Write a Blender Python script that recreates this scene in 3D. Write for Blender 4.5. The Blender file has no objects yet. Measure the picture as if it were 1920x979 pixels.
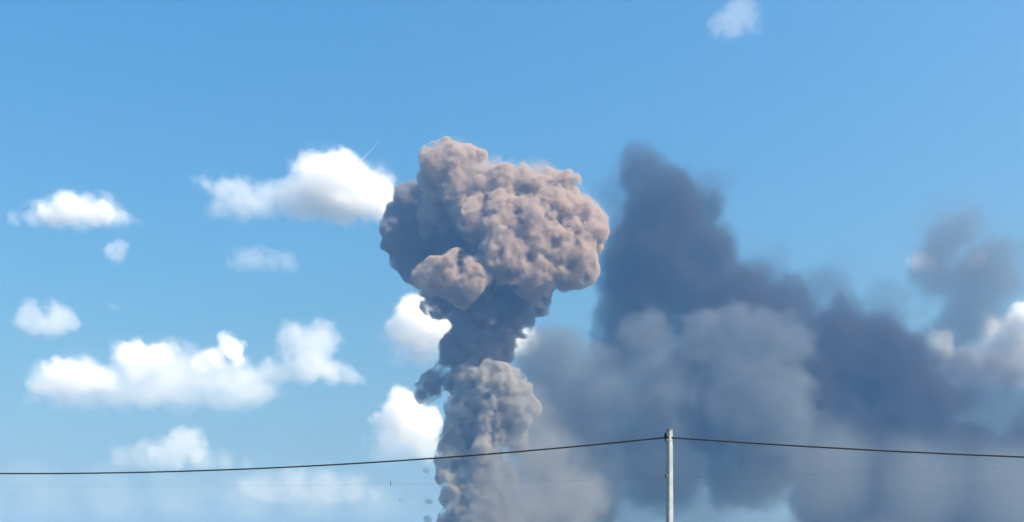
import bpy, bmesh, math, random
import numpy as np
from mathutils import Vector, noise

# ------------------------------------------------------------------ camera, sky, sun, exposure
scene = bpy.context.scene
col = scene.collection
F = 2059.0            # focal length in pixels of the 1920 px wide frame
HY = 1224.0           # image row of the horizon (below the frame: the picture looks up at the sky)
CX, CZ = 960.0, 1.65  # image column of the view axis, eye height in metres

cam_data = bpy.data.cameras.new('camera')
cam = bpy.data.objects.new('camera', cam_data)
col.objects.link(cam)
cam.location = (0, 0, CZ)
cam.rotation_euler = (math.radians(90), 0, 0)
cam_data.sensor_width = 36.0
cam_data.lens = 36.0 * F / 1920.0
cam_data.shift_y = (HY - 489.5) / 1920.0
cam_data.clip_start = 0.1
cam_data.clip_end = 200000.0
scene.camera = cam

SUN_EL, SUN_AZ = 44.0, 115.0     # azimuth clockwise from the view direction (+Y): right and behind the camera
sv = Vector((math.sin(math.radians(SUN_AZ)) * math.cos(math.radians(SUN_EL)),
             math.cos(math.radians(SUN_AZ)) * math.cos(math.radians(SUN_EL)),
             math.sin(math.radians(SUN_EL))))

world = bpy.data.worlds.new('World')
scene.world = world
world.use_nodes = True
wn, wl = world.node_tree.nodes, world.node_tree.links
wn.clear()
sky = wn.new('ShaderNodeTexSky')
sky.sky_type = 'NISHITA'
sky.sun_disc = False
sky.sun_elevation = math.radians(SUN_EL)
sky.sun_rotation = math.radians(SUN_AZ)
sky.altitude = 0
sky.air_density = 1.95
sky.dust_density = 8.0
sky.ozone_density = 8.5
bg = wn.new('ShaderNodeBackground')
bg.inputs['Strength'].default_value = 0.126
wo = wn.new('ShaderNodeOutputWorld')
hs = wn.new('ShaderNodeHueSaturation')     # the photograph's rich colour rendering of the whole sky
hs.inputs['Saturation'].default_value = 1.36
wl.new(sky.outputs[0], hs.inputs['Color'])
wl.new(hs.outputs[0], bg.inputs[0])
wl.new(bg.outputs[0], wo.inputs[0])

sun_data = bpy.data.lights.new('sun', 'SUN')
sun_data.energy = 3.5
sun_data.angle = math.radians(0.53)
sun_data.color = (1.0, 0.93, 0.84)
sun = bpy.data.objects.new('sun', sun_data)
col.objects.link(sun)
sun.rotation_euler = sv.to_track_quat('Z', 'Y').to_euler()
sun.location = sv * 100

scene.view_settings.view_transform = 'Standard'
scene.view_settings.look = 'None'
scene.view_settings.exposure = 0.8
scene.view_settings.gamma = 1.0
scene.view_settings.use_curve_mapping = False

cy = scene.cycles
scene.render.engine = 'CYCLES'
cy.use_denoising = True
cy.denoiser = 'OPENIMAGEDENOISE'
cy.use_adaptive_sampling = True
cy.adaptive_threshold = 0.03
cy.max_bounces = 12
cy.diffuse_bounces = 2
cy.glossy_bounces = 1
cy.transmission_bounces = 2
cy.volume_bounces = 7
cy.transparent_max_bounces = 96
cy.sample_clamp_indirect = 4.0


# ------------------------------------------------------------------ helpers
def P(px, py, D):
    """World point that stands D metres ahead, seen at that place of the 1920 x 979 frame."""
    return np.array(((px - CX) / F * D, D, CZ + (HY - py) / F * D))


def tag(o, label=None, cat=None, group=None, kind=None):
    for k, v in (('label', label), ('category', cat), ('group', group), ('kind', kind)):
        if v:
            o[k] = v
    return o


def empty(name, loc):
    o = bpy.data.objects.new(name, None)
    col.objects.link(o)
    o.location = loc
    return o


def link(name, me, mat, parent=None):
    o = bpy.data.objects.new(name, me)
    col.objects.link(o)
    if mat:
        me.materials.append(mat)
    if parent:
        o.parent = parent
        o.location = -parent.location
    return o


def surf(name, color, rough=0.8, color2=None, scale=5.0, metallic=0.0, bump=0.0):
    m = bpy.data.materials.new(name)
    m.use_nodes = True
    n, l = m.node_tree.nodes, m.node_tree.links
    b = n['Principled BSDF']
    b.inputs['Roughness'].default_value = rough
    b.inputs['Metallic'].default_value = metallic
    tc = n.new('ShaderNodeTexCoord')
    nt = n.new('ShaderNodeTexNoise')
    nt.inputs['Scale'].default_value = scale
    nt.inputs['Detail'].default_value = 8
    l.new(tc.outputs['Object'], nt.inputs['Vector'])
    r = n.new('ShaderNodeValToRGB')
    r.color_ramp.elements[0].position = 0.3
    r.color_ramp.elements[1].position = 0.7
    r.color_ramp.elements[0].color = (*color, 1)
    r.color_ramp.elements[1].color = (*(color2 or color), 1)
    l.new(nt.outputs['Fac'], r.inputs['Fac'])
    l.new(r.outputs[0], b.inputs['Base Color'])
    if bump:
        bp = n.new('ShaderNodeBump')
        bp.inputs['Strength'].default_value = bump
        l.new(nt.outputs['Fac'], bp.inputs['Height'])
        l.new(bp.outputs[0], b.inputs['Normal'])
    return m


def air(name, color, density, g=0.0, skin=0.006, patch=None, step=1.0):
    """Smoke or cloud: an even scattering volume inside a very thin, nearly clear skin of the same stuff."""
    m = bpy.data.materials.new(name)
    m.use_nodes = True
    n, l = m.node_tree.nodes, m.node_tree.links
    n.clear()
    out = n.new('ShaderNodeOutputMaterial')
    v = n.new('ShaderNodeVolumePrincipled')
    v.inputs['Color'].default_value = (*color, 1)
    v.inputs['Absorption Color'].default_value = (0, 0, 0, 1)
    v.inputs['Density'].default_value = density
    v.inputs['Anisotropy'].default_value = g
    l.new(v.outputs[0], out.inputs['Volume'])
    m.cycles.volume_step_rate = step
    if patch:      # (size of the clumps in metres, noise level of clear air, noise level of full density)
        tc = n.new('ShaderNodeTexCoord')
        nt = n.new('ShaderNodeTexNoise')
        nt.inputs['Scale'].default_value = 1.0 / patch[0]
        nt.inputs['Detail'].default_value = 5.0
        nt.inputs['Roughness'].default_value = 0.6
        mr = n.new('ShaderNodeMapRange')
        mr.interpolation_type = 'SMOOTHSTEP'
        mr.inputs['From Min'].default_value = patch[1]
        mr.inputs['From Max'].default_value = patch[2]
        mr.inputs['To Min'].default_value = patch[3] * density
        mr.inputs['To Max'].default_value = density
        l.new(tc.outputs['Object'], nt.inputs['Vector'])
        l.new(nt.outputs['Fac'], mr.inputs['Value'])
        l.new(mr.outputs[0], v.inputs['Density'])
    t = n.new('ShaderNodeBsdfTransparent')
    d = n.new('ShaderNodeBsdfTranslucent')
    d.inputs['Color'].default_value = (*color, 1)
    mx = n.new('ShaderNodeMixShader')
    mx.inputs[0].default_value = skin
    l.new(t.outputs[0], mx.inputs[1])
    l.new(d.outputs[0], mx.inputs[2])
    l.new(mx.outputs[0], out.inputs['Surface'])
    return m


def tube(pts, r, seg=8):
    bm = bmesh.new()
    rings = []
    for i, p in enumerate(pts):
        a = Vector(pts[max(i - 1, 0)])
        b = Vector(pts[min(i + 1, len(pts) - 1)])
        t = (b - a).normalized()
        n = t.cross(Vector((0, 0, 1))).normalized()
        u = n.cross(t)
        rr = r[i] if hasattr(r, '__len__') else r
        rings.append([bm.verts.new(Vector(p) + (n * math.cos(k * 6.28319 / seg) + u * math.sin(k * 6.28319 / seg)) * rr) for k in range(seg)])
    for a, b in zip(rings, rings[1:]):
        for k in range(seg):
            bm.faces.new((a[k], a[(k + 1) % seg], b[(k + 1) % seg], b[k]))
    bm.faces.new(rings[0][::-1])
    bm.faces.new(rings[-1])
    bmesh.ops.recalc_face_normals(bm, faces=bm.faces)
    for f in bm.faces:
        f.smooth = len(f.verts) == 4
    me = bpy.data.meshes.new('m')
    bm.to_mesh(me)
    bm.free()
    return me


def _ico(sub):
    bm = bmesh.new()
    bmesh.ops.create_icosphere(bm, subdivisions=sub, radius=1.0)
    v = np.array([p.co[:] for p in bm.verts])
    f = np.array([[q.index for q in p.verts] for p in bm.faces])
    bm.free()
    return v, f


ICO3, ICO2, ICO1 = _ico(4), _ico(3), _ico(2)


def fib(n, rng):
    """n directions spread over the sphere, jittered."""
    i = np.arange(n) + 0.5
    ph = np.arccos(1 - 2 * i / n)
    th = math.pi * (1 + 5 ** 0.5) * i + rng.random() * 6.28
    d = np.stack((np.cos(th) * np.sin(ph), np.sin(th) * np.sin(ph), np.cos(ph)), 1)
    d += rng.normal(0, 0.35 / math.sqrt(n) * 2, d.shape)
    return d / np.linalg.norm(d, axis=1)[:, None]


TEX = {}


def texture(kind, scale):
    k = (kind, round(scale, 3))
    if k not in TEX:
        if kind == 'V':        # rounded domes with creases between them, like a cauliflower
            t = bpy.data.textures.new('relief', 'VORONOI')
            t.distance_metric = 'DISTANCE_SQUARED'
            t.noise_scale = scale
        else:
            t = bpy.data.textures.new('relief', 'CLOUDS')
            t.noise_basis = 'ORIGINAL_PERLIN'
            t.noise_scale = scale
            t.noise_depth = 3
        TEX[k] = t
    return TEX[k]


def billow(name, lobes, D, mat, seed, voxel, n1=26, k1=0.42, n2=9, k2=0.42, push=0.75, soft=2,
           disp=(), parent=None, floor=None, floor_k=0.12, deep=1.0):
    """A billowing body: lobes (px, py, radius px, depth px [, stretch x, stretch y]) with two further
    generations of smaller puffs growing on their surfaces, fused into one skin and roughened."""
    rng = np.random.default_rng(seed)
    m = D / F
    V, Fc, base = [], [], 0

    def add(ico, c, r):
        nonlocal base
        v, f = ico
        V.append(v * r + c)
        Fc.append(f + base)
        base += len(v)

    for lb in lobes:
        px, py, rp, dz = lb[:4]
        sx, sy = (lb[4], lb[5]) if len(lb) > 4 else (1.0, 1.0)
        c0 = P(px, py, D + dz * m)
        sc = np.array((sx, (sx + sy) / 2 * deep, sy)) * rp * m
        add(ICO3, c0, sc * 0.88)
        for d in fib(n1, rng):
            r1 = rp * m * k1 * rng.uniform(0.55, 1.2) * min(1.0, sx, sy)
            c1 = c0 + d * sc * push
            # the child must not reach beyond the lobe's own outline too far
            c1 = c0 + (c1 - c0) * min(1.0, 1.06 - r1 / (rp * m) * 0.35)
            add(ICO2, c1, r1)
            if n2:
                for e in fib(n2, rng):
                    if e @ d < 0.0:
                        continue
                    r2 = r1 * k2 * rng.uniform(0.5, 1.2)
                    add(ICO1, c1 + e * r1 * 0.85, r2)
    V, Fc = np.concatenate(V), np.concatenate(Fc)
    me = bpy.data.meshes.new(name)
    me.from_pydata(V.tolist(), [], Fc.tolist())
    o = bpy.data.objects.new('tmp_form', me)
    col.objects.link(o)
    def remesh(size):
        rm = o.modifiers.new('r', 'REMESH')
        rm.mode = 'VOXEL'
        rm.voxel_size = size
        rm.use_smooth_shade = True

    def displace(specs):
        for kind, scl, st in specs:
            dm = o.modifiers.new('d', 'DISPLACE')
            dm.texture = texture(kind, scl)
            dm.texture_coords = 'GLOBAL'
            dm.strength = -st if kind == 'V' else st
            dm.mid_level = 0.35 if kind == 'V' else 0.5

    remesh(voxel * 1.3)
    displace(disp[0])
    remesh(voxel)
    if soft:
        sm = o.modifiers.new('s', 'SMOOTH')
        sm.factor = 0.5
        sm.iterations = soft
    displace(disp[1])
    dg = bpy.context.evaluated_depsgraph_get()
    res = bpy.data.meshes.new_from_object(o.evaluated_get(dg))
    bpy.data.objects.remove(o)
    bpy.data.meshes.remove(me)
    n = len(res.vertices)
    co = np.empty(n * 3, np.float32)
    res.vertices.foreach_get('co', co)
    co = co.reshape(-1, 3)
    if floor is not None:
        low = co[:, 2] < floor
        co[low, 2] = floor + (co[low, 2] - floor) * floor_k
    # keep the one connected body
    ed = np.empty(len(res.edges) * 2, np.int32)
    res.edges.foreach_get('vertices', ed)
    ed = ed.reshape(-1, 2)
    lab = np.arange(n)
    while True:
        mn = np.minimum(lab[ed[:, 0]], lab[ed[:, 1]])
        new = lab.copy()
        np.minimum.at(new, ed[:, 0], mn)
        np.minimum.at(new, ed[:, 1], mn)
        new = new[new]
        new = new[new]
        if (new == lab).all():
            break
        lab = new
    u, cnt = np.unique(lab, return_counts=True)
    res.vertices.foreach_set('co', co.ravel())
    if len(u) > 1:
        keep = u[cnt.argmax()]
        bm = bmesh.new()
        bm.from_mesh(res)
        bm.verts.ensure_lookup_table()
        bmesh.ops.delete(bm, geom=[bm.verts[i] for i in np.nonzero(lab != keep)[0]], context='VERTS')
        bm.to_mesh(res)
        bm.free()
    res.name = name
    res.materials.clear()
    res.update()
    return link(name, res, mat, parent)


def vapour(name, lobes, D, color, dens, seed, rough=40, size=60, soft_edge=30, lump=None, step=0.3, grow=0.3, deep=1.0,
           floor=None, parent=None, detail=5.0, blend=14, skin=0.004):
    """A body of smoke or cloud. Its density is a field in space: the depth inside a union of lobes
    (px, py, radius px, depth px), torn by turbulence; the mesh is the closed skin round that field.
    rough, size, soft_edge, lump and blend are in picture pixels at distance D."""
    m = D / F
    cs, rs = [], []
    for px, py, rp, dz in lobes:
        k = (D + dz * m) / D
        cs.append(P(px, py, D + dz * m))
        rs.append(rp * m * k)
    # --- material
    mat = bpy.data.materials.new(name)
    mat.use_nodes = True
    mat.cycles.volume_step_rate = step
    n, l = mat.node_tree.nodes, mat.node_tree.links
    n.clear()

    def math_node(op, a, b=None, c=None):
        q = n.new('ShaderNodeMath')
        q.operation = op
        for i, v in enumerate((a, b, c)):
            if v is None:
                continue
            if isinstance(v, (int, float)):
                q.inputs[i].default_value = v
            else:
                l.new(v, q.inputs[i])
        return q.outputs[0]

    tc = n.new('ShaderNodeTexCoord')
    pos = tc.outputs['Object']
    mp_ = n.new('ShaderNodeVectorMath')
    mp_.operation = 'MULTIPLY'
    mp_.inputs[1].default_value = (1, 1 / deep, 1)
    l.new(pos, mp_.inputs[0])
    g = None
    for c, r in zip(cs, rs):
        d = n.new('ShaderNodeVectorMath')
        d.operation = 'DISTANCE'
        l.new(mp_.outputs[0], d.inputs[0])
        d.inputs[1].default_value = (c[0], c[1] / deep, c[2])
        gi = math_node('SUBTRACT', r, d.outputs['Value'])
        g = gi if g is None else math_node('SMOOTH_MAX', g, gi, blend * m)
    nt = n.new('ShaderNodeTexNoise')
    nt.inputs['Scale'].default_value = 1.0 / (size * m)
    nt.inputs['Detail'].default_value = detail
    nt.inputs['Roughness'].default_value = 0.6
    off = n.new('ShaderNodeVectorMath')
    off.operation = 'ADD'
    off.inputs[1].default_value = (seed * 317.0, 0, seed * 91.0)
    l.new(pos, off.inputs[0])
    l.new(off.outputs[0], nt.inputs['Vector'])
    g = math_node('MULTIPLY_ADD', nt.outputs['Fac'], 2 * rough * m, math_node('SUBTRACT', g, rough * m))
    if lump:
        for ls, la in lump:
            vt = n.new('ShaderNodeTexVoronoi')
            vt.inputs['Scale'].default_value = 1.0 / (ls * m)
            l.new(off.outputs[0], vt.inputs['Vector'])
            sq = math_node('MULTIPLY', vt.outputs['Distance'], vt.outputs['Distance'])
            g = math_node('ADD', g, math_node('MULTIPLY_ADD', sq, -la * m, 0.35 * la * m))
    if floor is not None:
        sp = n.new('ShaderNodeSeparateXYZ')
        l.new(pos, sp.inputs[0])
        fl = math_node('MULTIPLY_ADD', nt.outputs['Fac'], 0.5 * rough * m, math_node('SUBTRACT', sp.outputs['Z'], floor + 0.25 * rough * m))
        g = math_node('SMOOTH_MIN', g, fl, 0.3 * rough * m)
    mr = n.new('ShaderNodeMapRange')
    mr.interpolation_type = 'SMOOTHSTEP'
    mr.inputs['From Min'].default_value = 0.0
    mr.inputs['From Max'].default_value = soft_edge * m
    mr.inputs['To Min'].default_value = 0.0
    mr.inputs['To Max'].default_value = dens
    l.new(g, mr.inputs['Value'])
    v = n.new('ShaderNodeVolumePrincipled')
    v.inputs['Color'].default_value = (*color, 1)
    v.inputs['Absorption Color'].default_value = (0, 0, 0, 1)
    l.new(mr.outputs[0], v.inputs['Density'])
    out = n.new('ShaderNodeOutputMaterial')
    l.new(v.outputs[0], out.inputs['Volume'])
    t = n.new('ShaderNodeBsdfTransparent')
    d = n.new('ShaderNodeBsdfTranslucent')
    d.inputs['Color'].default_value = (*color, 1)
    mx = n.new('ShaderNodeMixShader')
    mx.inputs[0].default_value = skin
    l.new(t.outputs[0], mx.inputs[1])
    l.new(d.outputs[0], mx.inputs[2])
    l.new(mx.outputs[0], out.inputs['Surface'])
    # --- the skin mesh
    V, Fc, base = [], [], 0
    iv, jf = ICO2
    ext = grow * rough * m
    for c, r in zip(cs, rs):
        V.append(iv * np.array((r + ext, (r + ext) * deep, r + ext)) + c)
        Fc.append(jf + base)
        base += len(iv)
    V, Fc = np.concatenate(V), np.concatenate(Fc)
    if floor is not None:
        V[:, 2] = np.maximum(V[:, 2], floor - 0.1 * rough * m + (V[:, 2] - floor) * 0.02)
    me = bpy.data.meshes.new(name)
    me.from_pydata(V.tolist(), [], Fc.tolist())
    o = bpy.data.objects.new('tmp_form', me)
    col.objects.link(o)
    rm = o.modifiers.new('r', 'REMESH')
    rm.mode = 'VOXEL'
    rm.voxel_size = max(8.0 * m, min(rs) * 0.25)
    dg = bpy.context.evaluated_depsgraph_get()
    res = bpy.data.meshes.new_from_object(o.evaluated_get(dg))
    bpy.data.objects.remove(o)
    bpy.data.meshes.remove(me)
    res.name = name
    res.materials.clear()
    return link(name, res, mat, parent)


# ------------------------------------------------------------------ materials
M_BROWN = air('brown_smoke', (0.64, 0.54, 0.455), 0.32, patch=(24, 0.43, 0.66, 0.0), step=0.16)
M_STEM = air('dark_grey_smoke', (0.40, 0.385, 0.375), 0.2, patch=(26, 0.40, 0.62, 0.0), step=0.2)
M_PALE = air('pale_grey_smoke', (0.57, 0.55, 0.52), 0.22, patch=(22, 0.41, 0.62, 0.0), step=0.12)
M_SHRED = air('shred_smoke', (0.40, 0.40, 0.40), 0.075)
M_CLOUD_STREAK = air('streak_vapour', (0.998, 0.998, 0.998), 0.012)
M_GROUND = surf('dry_field', (0.045, 0.07, 0.03), 0.95, (0.10, 0.10, 0.05), 0.02)
M_CONCRETE = surf('weathered_concrete', (0.29, 0.315, 0.345), 0.9, (0.40, 0.425, 0.455), 5.0, bump=0.2)
M_STEEL = surf('galvanised_steel', (0.10, 0.11, 0.12), 0.55, (0.18, 0.19, 0.2), 20.0, metallic=0.6)
M_ZINC = surf('zinc_strap', (0.34, 0.36, 0.38), 0.5, (0.45, 0.47, 0.49), 30.0, metallic=0.4)
M_RUBBER = surf('black_insulation', (0.010, 0.014, 0.022), 0.75, (0.018, 0.023, 0.033), 3.0)

# ------------------------------------------------------------------ the ground (below the frame)
bm = bmesh.new()
bmesh.ops.create_circle(bm, cap_ends=True, radius=18000, segments=96)
me = bpy.data.meshes.new('ground')
bm.to_mesh(me)
bm.free()
tag(link('ground', me, M_GROUND), 'flat dry grass field running to the horizon', 'ground', kind='structure')

# ------------------------------------------------------------------ the mushroom plume
DP = 1800.0
mp = DP / F
plume = empty('smoke_plume', (float(P(900, HY, DP)[0]), DP, 0))
tag(plume, 'brown mushroom-shaped smoke plume rising on a grey billowing column', 'smoke plume')
cap = [  # includes unseen deeper lobes, added to block sun from the left side
    (850, 326, 66, 0), (835, 310, 44, 10), (822, 372, 42, 15), (845, 350, 56, 45), (890, 385, 64, 55), (900, 385, 74, -10), (962, 390, 74, -30), (1030, 400, 76, -25),
    (1085, 434, 56, -30), (1062, 480, 58, -60), (985, 440, 72, -70), (925, 418, 62, -75),
    (962, 495, 48, -95), (940, 465, 44, -90), (1012, 490, 46, -85), (1005, 520, 48, -75), (990, 480, 60, -60), (1050, 500, 50, -40), (1000, 470, 60, 30),
    (835, 400, 56, 110), (862, 336, 56, 100), (905, 372, 68, 120), (955, 395, 68, 110),
]
front = [(828, 512, 35, -112), (850, 506, 36, -118), (882, 524, 38, -112), (803, 520, 28, -100), (862, 538, 38, -85), (872, 546, 40, -40), (885, 556, 46, 0)]
grey_shade = [(762, 430, 62, 165), (780, 474, 54, 165), (768, 392, 50, 150), (812, 425, 56, 150), (870, 455, 62, 130), (920, 500, 62, 95), (850, 490, 46, 120), (800, 520, 34, 100), (850, 530, 50, 60)]
CAULI = ((('P', 70, 26), ('V', 56, 26)), (('V', 22, 5), ('P', 14, 6), ('P', 7, 3)))
billow('mushroom_cap', cap, DP, M_BROWN, 3, 3.6, n1=14, k1=0.38, n2=0, disp=CAULI, parent=plume)
billow('front_lobe', front, DP, M_BROWN, 4, 3.2, n1=14, k1=0.38, n2=0, disp=((('P', 60, 10), ('V', 40, 10)), (('V', 18, 5), ('P', 10, 4))), parent=plume)
billow('grey_shade_lobe', grey_shade, DP, M_STEM, 6, 3.6, n1=14, k1=0.38, n2=0, disp=CAULI, parent=plume)  # grey smoke whose darker colour also stands in for shade on the left
stem = [
    (885, 565, 56, 10), (945, 562, 58, 20), (1005, 558, 40, 20), (828, 562, 38, 0), (905, 600, 58, 10), (965, 592, 40, 15),
    (890, 640, 52, 10), (925, 640, 46, 10), (866, 672, 42, 10), (838, 698, 32, 10), (810, 722, 24, 10), (797, 736, 14, 10), (905, 665, 52, 10), (850, 645, 30, 0),
]
STREAM = ((('P', 50, 34), ('V', 40, 16)), (('P', 18, 12), ('P', 9, 6)))
billow('smoke_stem', stem, DP, M_STEM, 5, 3.4, n1=14, k1=0.4, n2=0, disp=STREAM, parent=plume)
column = [
    (898, 690, 46, 0), (882, 722, 46, -10), (925, 728, 58, -20), (958, 762, 52, -10), (882, 765, 44, -15), (958, 808, 42, 10), (868, 805, 36, -10), (912, 795, 58, 0),
    (905, 850, 52, 0), (856, 862, 34, -10), (850, 832, 26, -5), (918, 900, 52, 0), (862, 910, 40, -15), (900, 955, 62, 0),
    (862, 965, 46, -10), (905, 1040, 95, 0), (915, 1120, 105, 0), (915, 1200, 120, 0),
]
billow('smoke_column', column, DP, M_PALE, 7, 3.8, n1=14, k1=0.4, n2=0, disp=((('P', 55, 28), ('V', 44, 20)), (('V', 18, 5), ('P', 12, 8))), parent=plume)

skirt = [(985, 770, 66, -10), (1010, 850, 90, -30), (955, 900, 80, -60), (960, 960, 100, -70), (1060, 940, 100, -20), (940, 1060, 130, -60), (1000, 1140, 140, -40)]
vapour('smoke_skirt', skirt, DP, (0.43, 0.45, 0.465), 0.012, 8, rough=60, size=44, soft_edge=60, step=0.4, detail=4.0, parent=plume)

halo = [(850, 332, 70, 10), (915, 375, 82, 0), (1000, 388, 86, 0), (1078, 428, 68, -10), (1058, 482, 66, -30)]
vapour('smoke_halo', halo, DP, (0.60, 0.54, 0.49), 0.035, 9, rough=30, size=22, soft_edge=34, step=0.3, detail=4.0, parent=plume)

PUFFS = (('puff', 752, 938, 6, 'round dark smoke speck hanging below the cable left of the column'),
         ('puff', 765, 926, 4, 'tiny smoke speck just above the round dark one'),
         ('puff', 804, 940, 8, 'small loose smoke shred against the left edge of the column foot'),
         ('puff', 802, 972, 9, 'small smoke shred at the lower frame edge beside the column'),
         ('puff', 798, 882, 7, 'small smoke shred just under the cable at the column edge'))
for i, (nm, x, y, r, lab) in enumerate(PUFFS):
    o = billow('smoke_shred', [(x - r * .3, y, r * .8, 0), (x + r * .4, y + r * .2, r * .7, 0)], DP, M_SHRED, 60 + i, 1.1, n1=8, n2=0,
               disp=((('P', 8, 5),), (('P', 4, 2),)))
    tag(o, lab, 'smoke', 'loose smoke shreds beside the column')

# ------------------------------------------------------------------ drifting smoke behind the plume
DV = 1950.0
veil = [
    (1040, 690, 95, 0), (1000, 790, 95, -20), (1110, 770, 130, 0), (1215, 636, 66, -60), (1220, 700, 70, -50), (1330, 648, 74, -50), (1395, 640, 78, -45), (1455, 655, 78, -50),
    (1240, 780, 130, 0), (1400, 770, 140, -20), (1070, 900, 130, 0), (1240, 870, 110, 0), (1400, 860, 110, 0), (980, 1060, 170, 0),
]
drift = empty('drifting_smoke', (float(P(1200, HY, DV)[0]), DV, 0))
vapour('billows', veil, DV, (0.25, 0.295, 0.335), 0.017, 11, rough=60, size=50, soft_edge=36, step=0.4, parent=drift)
low = [(1170, 970, 130, 0), (1330, 975, 130, 0), (1100, 900, 130, 0), (1250, 900, 130, 0), (1400, 910, 130, 0), (1560, 900, 140, -40), (1720, 920, 140, -60), (1890, 940, 150, -60), (1180, 1080, 170, 0),
       (1420, 1090, 180, 0), (1680, 1090, 190, -40), (1900, 1100, 170, -40)]
vapour('thin_base', low, DV, (0.33, 0.38, 0.41), 0.0075, 12, rough=60, size=110, soft_edge=110, step=0.6, detail=4.0, parent=drift)
tag(drift, 'pale grey drifting smoke filling the space between the column and the pole', 'smoke')
DB = 2080.0
smoke = empty('dark_smoke', (float(P(1500, HY, DB)[0]), DB, 0))
tag(smoke, 'dark blue-grey smoke mass spreading to the right behind the brown plume', 'smoke')
dark = [
    (1175, 640, 80, 0), (1330, 740, 130, 0),
    (1208, 330, 64, 0), (1248, 400, 96, 0), (1305, 395, 64, 0), (1230, 500, 122, 0), (1320, 490, 82, 0),
    (1210, 580, 100, 0), (1360, 590, 120, 0), (1460, 610, 92, 0), (1560, 680, 120, 0), (1640, 700, 120, 0), (1690, 790, 120, 0),
    (1480, 780, 150, 0), (1620, 900, 150, 0), (1780, 910, 130, 0), (1930, 930, 140, 0), (1720, 1090, 190, 0), (1900, 1120, 180, 0),
]
WISPY = ((('P', 90, 56), ('P', 40, 26)), (('P', 20, 14), ('P', 9, 6)))
vapour('dense_smoke', dark, DB, (0.09, 0.09, 0.095), 0.025, 13, rough=66, size=56, soft_edge=34, step=0.4, parent=smoke)
fringe = [
    (1150, 370, 62, 0), (1330, 360, 56, 0), (1550, 550, 80, 0), (1650, 600, 84, 0), (1750, 700, 100, 0), (1850, 770, 120, 0), (1940, 780, 110, 0), (1440, 510, 70, 0), (1790, 800, 110, 0),
]
vapour('thin_fringe', fringe, DB + 20, (0.10, 0.10, 0.11), 0.010, 14, rough=70, size=60, soft_edge=80, step=0.5, detail=4.0, parent=smoke)
DW = 2150.0
wisp = [(1790, 440, 76, 0), (1760, 510, 80, 0), (1840, 520, 96, 0), (1820, 610, 90, 0), (1890, 660, 90, 0), (1810, 700, 80, 0)]
o = vapour('pale_smoke_puff', wisp, DW, (0.22, 0.22, 0.225), 0.013, 17, rough=75, size=55, soft_edge=60, step=0.5)
tag(o, 'thin pale smoke puff standing apart near the right edge', 'smoke')

# ------------------------------------------------------------------ fair-weather clouds
BASE = 1200.0


WHITE = (0.998, 0.998, 0.998)
M_CLOUD, M_CLOUD_MID, M_CLOUD_THIN, M_CLOUD_FAINT = 0.030, 0.006, 0.0085, 0.0032


def cloud(yb, label, seed, *pieces):
    """A cloud with its flat base at image row yb: pieces (part name, density, lobes); one piece is the cloud itself."""
    D = (BASE - CZ) * F / (HY - yb)
    root = None
    if len(pieces) > 1:
        c = P(pieces[0][2][0][0], yb, D)
        root = empty('cloud', (float(c[0]), D, BASE))
    for i, (nm, dens, lobes) in enumerate(pieces):
        lobes = [(q[0], q[1], q[2] * 1.14, q[3]) for q in lobes]
        r = np.mean([q[2] for q in lobes])
        o = vapour(nm if root else 'cloud', lobes, D, WHITE, dens * 3050 / D, seed + 50 * i, rough=1.2 * r, size=1.1 * r, soft_edge=0.5 * r, grow=0.22, detail=6.0,
                   step=0.4, floor=BASE, parent=root, deep=1.4, blend=0.3 * r)
    tag(root or o, label, 'cloud', 'fair-weather clouds in the sky')


cloud(424, 'small flat-bottomed white cloud at the far left, above the big cloud bank', 21,
      ('dome', M_CLOUD_THIN, [(130, 396, 36, 0), (95, 404, 30, 0), (60, 412, 22, 0), (30, 418, 14, 0), (165, 398, 32, 0), (200, 398, 28, 0), (228, 408, 20, 0), (248, 414, 12, 0)]),
      ('core', M_CLOUD, [(125, 396, 24, 0), (95, 404, 20, 0), (165, 400, 22, 0), (195, 400, 18, 0)]))
cloud(413, 'brightest white cloud touching the left side of the brown plume', 22,
      ('dome', M_CLOUD, [(625, 348, 52, 0), (670, 360, 44, 0), (590, 325, 28, 0), (580, 372, 36, 0), (710, 375, 34, 0), (650, 330, 34, 0), (640, 385, 40, 0), (555, 380, 30, 0)]),
      ('tail', M_CLOUD_THIN, [(540, 375, 34, 0), (500, 386, 32, 0), (455, 375, 36, 0), (420, 365, 30, 0), (390, 345, 18, 0), (375, 338, 12, 0), (410, 390, 22, 0), (575, 385, 36, 0), (600, 350, 56, 0), (690, 365, 52, 0)]))
cloud(494, 'tiny faint cloud wisp below the flat-bottomed white cloud', 23,
      ('body', M_CLOUD_THIN, [(213, 474, 18, 0), (226, 464, 15, 0), (220, 470, 16, 0)]))
cloud(508, 'thin grey-white cloud streak below the brightest cloud', 24,
      ('body', M_CLOUD_FAINT, [(455, 488, 22, 0), (480, 488, 24, 0), (510, 492, 20, 0), (535, 490, 22, 0), (430, 492, 14, 0)]))
cloud(632, 'small soft cloud at the left edge, above the big cloud bank', 25,
      ('body', M_CLOUD_THIN, [(60, 602, 30, 0), (115, 600, 30, 0), (88, 608, 30, 0)]))
cloud(582, 'speck of cloud right of the small soft cloud at the left edge', 38,
      ('body', M_CLOUD_FAINT, [(210, 577, 8, 0), (218, 577, 7, 0)]))
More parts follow.
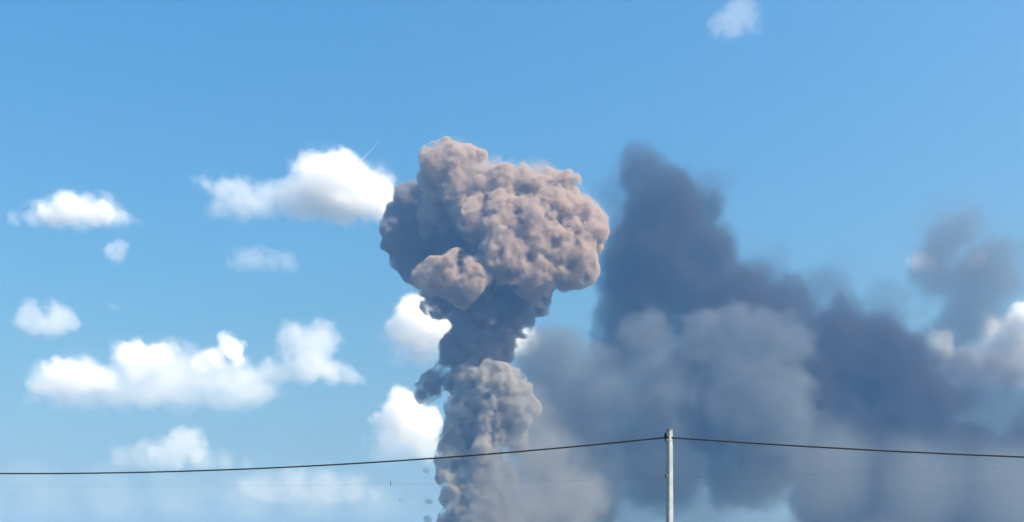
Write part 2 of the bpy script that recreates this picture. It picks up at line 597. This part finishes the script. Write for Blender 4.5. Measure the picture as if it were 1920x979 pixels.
cloud(774, 'large long cloud bank with bright turrets at the lower left', 26,
      ('bank', M_CLOUD_MID, [(100, 730, 44, 0), (160, 720, 52, 0), (220, 725, 50, 0), (280, 725, 54, 0), (340, 725, 52, 0), (400, 720, 52, 0), (450, 715, 46, 0), (490, 740, 34, 0), (70, 745, 24, 0),
                              (310, 700, 50, 0), (380, 690, 44, 0), (240, 690, 40, 0)]),
      ('bright_lobe', M_CLOUD, [(115, 712, 36, 0), (150, 705, 32, 0), (85, 725, 24, 0), (185, 715, 26, 0)]),
      ('bright_turret', M_CLOUD, [(265, 668, 28, 20), (300, 668, 24, 20), (235, 665, 22, 20), (255, 690, 24, 20)]),
      ('bright_turret', M_CLOUD, [(432, 652, 24, 20), (405, 670, 22, 20), (380, 685, 18, 20), (440, 668, 18, 20)]))
cloud(724, 'grey-white cloud just right of the large cloud bank', 27,
      ('crown', M_CLOUD_THIN, [(560, 645, 36, 0), (600, 640, 34, 0), (585, 670, 34, 0)]),
      ('base', M_CLOUD_THIN, [(540, 695, 28, 0), (580, 692, 32, 0), (620, 697, 28, 0), (655, 706, 20, 0), (678, 714, 10, 0), (510, 704, 32, 0), (480, 715, 26, 0)]))
cloud(886, 'low pinkish-white cloud touching the cable at the lower left', 28,
      ('base', M_CLOUD_FAINT, [(325, 858, 34, 0), (280, 858, 36, 0), (235, 862, 28, 0), (380, 868, 28, 0), (420, 872, 24, 0), (460, 878, 16, 0)]),
      ('bright_turret', M_CLOUD_THIN, [(348, 825, 30, 0), (330, 845, 28, 0), (365, 845, 26, 0), (300, 858, 22, 0)]))
cloud(952, 'faint low cloud under the cable left of the column', 29,
      ('body', M_CLOUD_FAINT, [(490, 918, 36, 0), (550, 912, 40, 0), (610, 915, 38, 0), (665, 920, 32, 0), (700, 930, 24, 0)]))
cloud(985, 'wide faint cloud veil along the bottom edge at the lower left', 39,
      ('body', 0.0008, [(-40, 930, 60, 0), (80, 925, 60, 0), (200, 930, 60, 0), (330, 930, 60, 0), (460, 935, 60, 0), (590, 940, 60, 0), (710, 945, 56, 0)]))
cloud(694, 'bright white cloud showing on both sides of the plume stem', 30,
      ('dome', M_CLOUD, [(785, 598, 46, 0), (760, 612, 34, 0), (820, 620, 46, 0), (870, 635, 46, 0), (925, 645, 36, 0), (968, 640, 30, 0), (990, 642, 20, 0)]),
      ('base', M_CLOUD_THIN, [(760, 640, 44, 0), (800, 655, 40, 0), (850, 660, 40, 0), (735, 635, 26, 0)]))
cloud(875, 'bright cumulus tower standing left of the grey smoke column', 31,
      ('crown', M_CLOUD, [(750, 768, 38, 0), (728, 792, 30, 0), (790, 795, 34, 0), (760, 795, 34, 0)]),
      ('base', M_CLOUD_THIN, [(735, 830, 46, 0), (790, 825, 46, 0), (710, 850, 34, 0), (820, 845, 40, 0), (765, 800, 50, 0)]))
cloud(735, 'white cloud showing at the right edge beside the dark smoke', 32,
      ('body', M_CLOUD_THIN, [(1760, 650, 30, 0), (1800, 690, 42, 0), (1860, 635, 34, 0), (1915, 610, 38, 0), (1860, 690, 46, 0), (1930, 670, 54, 0)]),
      ('crown', M_CLOUD, [(1765, 640, 18, 0), (1860, 615, 16, 0), (1918, 588, 22, 0), (1772, 662, 16, 0)]))
cloud(514, 'small white cloud patch behind the left side of the pale smoke puff', 34,
      ('body', M_CLOUD_MID, [(1722, 490, 20, 0), (1740, 494, 18, 0)]))
cloud(508, 'tiny white cloud patch behind the middle of the pale smoke puff', 35,
      ('body', M_CLOUD_MID, [(1826, 490, 15, 0), (1838, 488, 14, 0)]))
cloud(70, 'lone small cloud high in the blue sky at top right', 33,
      ('body', M_CLOUD_FAINT, [(1388, 30, 32, 0), (1350, 42, 24, 0), (1402, 46, 22, 0), (1375, 44, 26, 0)]))

# a faint vapour streak beyond the brightest cloud
a, b = P(676, 302, 5200), P(718, 258, 5200)
me = tube([tuple(a + (b - a) * t) for t in np.linspace(0, 1, 9)], [5.5, 5.5, 5.2, 5, 4.6, 4, 3.2, 2.2, 1.0], 8)
tag(link('vapour_streak', me, M_CLOUD_STREAK), 'faint thin white streak rising from the top of the brightest cloud', 'contrail')

# ------------------------------------------------------------------ the hazy air under the clouds
def haze_air(density, color):
    m = bpy.data.materials.new('hazy_air')
    m.use_nodes = True
    n, l = m.node_tree.nodes, m.node_tree.links
    n.clear()
    out = n.new('ShaderNodeOutputMaterial')
    v = n.new('ShaderNodeVolumePrincipled')
    v.inputs['Color'].default_value = (*color, 1)
    v.inputs['Absorption Color'].default_value = (1, 1, 1, 1)
    v.inputs['Density'].default_value = density
    l.new(v.outputs[0], out.inputs['Volume'])
    return m


bm = bmesh.new()
bmesh.ops.create_cube(bm, size=1.0)
for v in bm.verts:
    v.co = ((v.co.x) * 40000, v.co.y * 40000, -1.0 if v.co.z < 0 else 1030.0)
me = bpy.data.meshes.new('haze')
bm.to_mesh(me)
bm.free()
tag(link('haze', me, haze_air(1.25e-4, (0.17, 0.44, 1.0))), 'pale blue haze filling the air below the clouds', 'haze', kind='stuff')

# ------------------------------------------------------------------ the pole and its cable
DPOLE = 29.0


def loft(sections):
    """Stacked closed outlines -> one closed mesh."""
    bm = bmesh.new()
    rings = [[bm.verts.new(p) for p in s] for s in sections]
    k = len(rings[0])
    for a, b in zip(rings, rings[1:]):
        for i in range(k):
            bm.faces.new((a[i], a[(i + 1) % k], b[(i + 1) % k], b[i]))
    bm.faces.new(rings[0][::-1])
    bm.faces.new(rings[-1])
    bmesh.ops.recalc_face_normals(bm, faces=bm.faces)
    me = bpy.data.meshes.new('m')
    bm.to_mesh(me)
    bm.free()
    return me


def outline(w, d, ch, z, ox=0, oy=0):
    """Rectangle with cut corners."""
    x, y = w / 2, d / 2
    return [(ox + a, oy + b, z) for a, b in ((-x + ch, -y), (x - ch, -y), (x, -y + ch), (x, y - ch), (x - ch, y), (-x + ch, y), (-x, y - ch), (-x, -y + ch))]


top = P(1255.5, 806, DPOLE)
pz, pxx = float(top[2]), float(top[0])
pole = empty('utility_pole', (pxx, DPOLE, 0))
pole.rotation_euler.z = math.radians(27)
tag(pole, 'pale concrete utility pole carrying the black cable', 'pole')


def ppart(name, me, mat):
    o = link(name, me, mat)
    o.parent = pole
    return o


secs = []
for i in range(9):
    t = i / 8
    secs.append(outline(0.185 - 0.055 * t, 0.20 - 0.06 * t, 0.018, t * (pz - 0.02)))
ppart('shaft', loft(secs), M_CONCRETE)
ppart('top_cap', loft([outline(0.150, 0.160, 0.02, pz - 0.02), outline(0.150, 0.160, 0.02, pz + 0.004), outline(0.12, 0.13, 0.02, pz + 0.016)]), M_STEEL)
za = float(P(1250, 820, DPOLE)[2])
hook = [(-0.055, 0, za + 0.09), (-0.085, 0, za + 0.10), (-0.11, 0, za + 0.06), (-0.105, 0, za + 0.02)]
ppart('hook', tube(hook, 0.016, 8), M_STEEL)
ppart('suspension_clamp', loft([outline(0.06, 0.10, 0.012, za - 0.05, -0.10), outline(0.085, 0.15, 0.015, za, -0.10), outline(0.075, 0.12, 0.012, za + 0.08, -0.10), outline(0.04, 0.06, 0.008, za + 0.13, -0.09)]), M_RUBBER)
for zb in (za - 0.085, float(P(1250, 893, DPOLE)[2])):
    t = zb / pz
    w, d = 0.185 - 0.055 * t + 0.012, 0.20 - 0.06 * t + 0.012
    b = ppart('strap_band', loft([outline(w, d, 0.02, zb - 0.010), outline(w, d, 0.02, zb + 0.010)]), M_ZINC)
    bk = link('buckle', loft([outline(0.06, 0.09, 0.01, zb - 0.035, -w / 2 - 0.022), outline(0.06, 0.09, 0.01, zb + 0.035, -w / 2 - 0.022)]), M_STEEL)
    bk.parent = b

att = Vector(P(1251, 820, DPOLE - 0.02).tolist())


def span(far_px, far_py, farD, mid_px, mid_py, reach):
    """A sagging span from the pole through two sighted points, carried on to reach times the far point's distance."""
    A = np.array(att[:])
    B = P(far_px, far_py, farD)
    h = B[:2] - A[:2]
    # plan position under the middle sighting
    # (A + s h) has image column mid_px
    k = (mid_px - CX) / F
    s = (A[0] - k * A[1]) / (k * h[1] - h[0])
    zm = CZ + (HY - mid_py) / F * (A[1] + s * h[1])
    # z = A + b t + c t^2 through (s, zm) and (1, Bz)
    mat = np.array(((s, s * s), (1, 1)))
    b, c = np.linalg.solve(mat, np.array((zm - A[2], B[2] - A[2])))
    out = []
    for i in range(61):
        t = i / 60 * reach
        out.append((A[0] + h[0] * t, A[1] + h[1] * t, A[2] + b * t + c * t * t))
    return out


left = span(0, 888, 33.0, 660, 869.5, 2.0)
right = span(1920, 857, 27.2, 1580, 841, 2.6)
line = left[::-1] + right[1:]
tag(link('power_cable', tube(line, 0.021, 8), M_RUBBER), 'black overhead cable sagging across the picture over the pole top', 'cable')

# far thin wire with a small upright fitting
A, B, C = P(300, 912, 82), P(743, 906, 80), P(1500, 890, 77)
pts = []
for i in range(81):
    t = -0.6 + 2.0 * i / 80
    p = A + (C - A) * t
    p[2] = A[2] + (C[2] - A[2]) * t + 1.0 * t * (t - 1) * 0.6
    pts.append(tuple(p))
wire = link('thin_wire', tube(pts, 0.0038, 6), M_RUBBER)
i = min(range(len(pts)), key=lambda k: abs((pts[k][0] / pts[k][1]) * F + CX - 743))
fx, fy, fz = pts[i]
fit = link('upright_fitting', loft([[(fx + r * math.cos(k * math.pi / 4), fy + r * math.sin(k * math.pi / 4), fz + h) for k in range(8)]
                                    for h, r in ((-0.12, 0.012), (-0.09, 0.028), (0.02, 0.03), (0.10, 0.022), (0.20, 0.018), (0.25, 0.008))]), M_RUBBER)
fit.parent = wire
tag(wire, 'faint thin wire running level below the black cable', 'wire')

print('tris', sum(len(o.data.polygons) for o in scene.objects if o.type == 'MESH'))
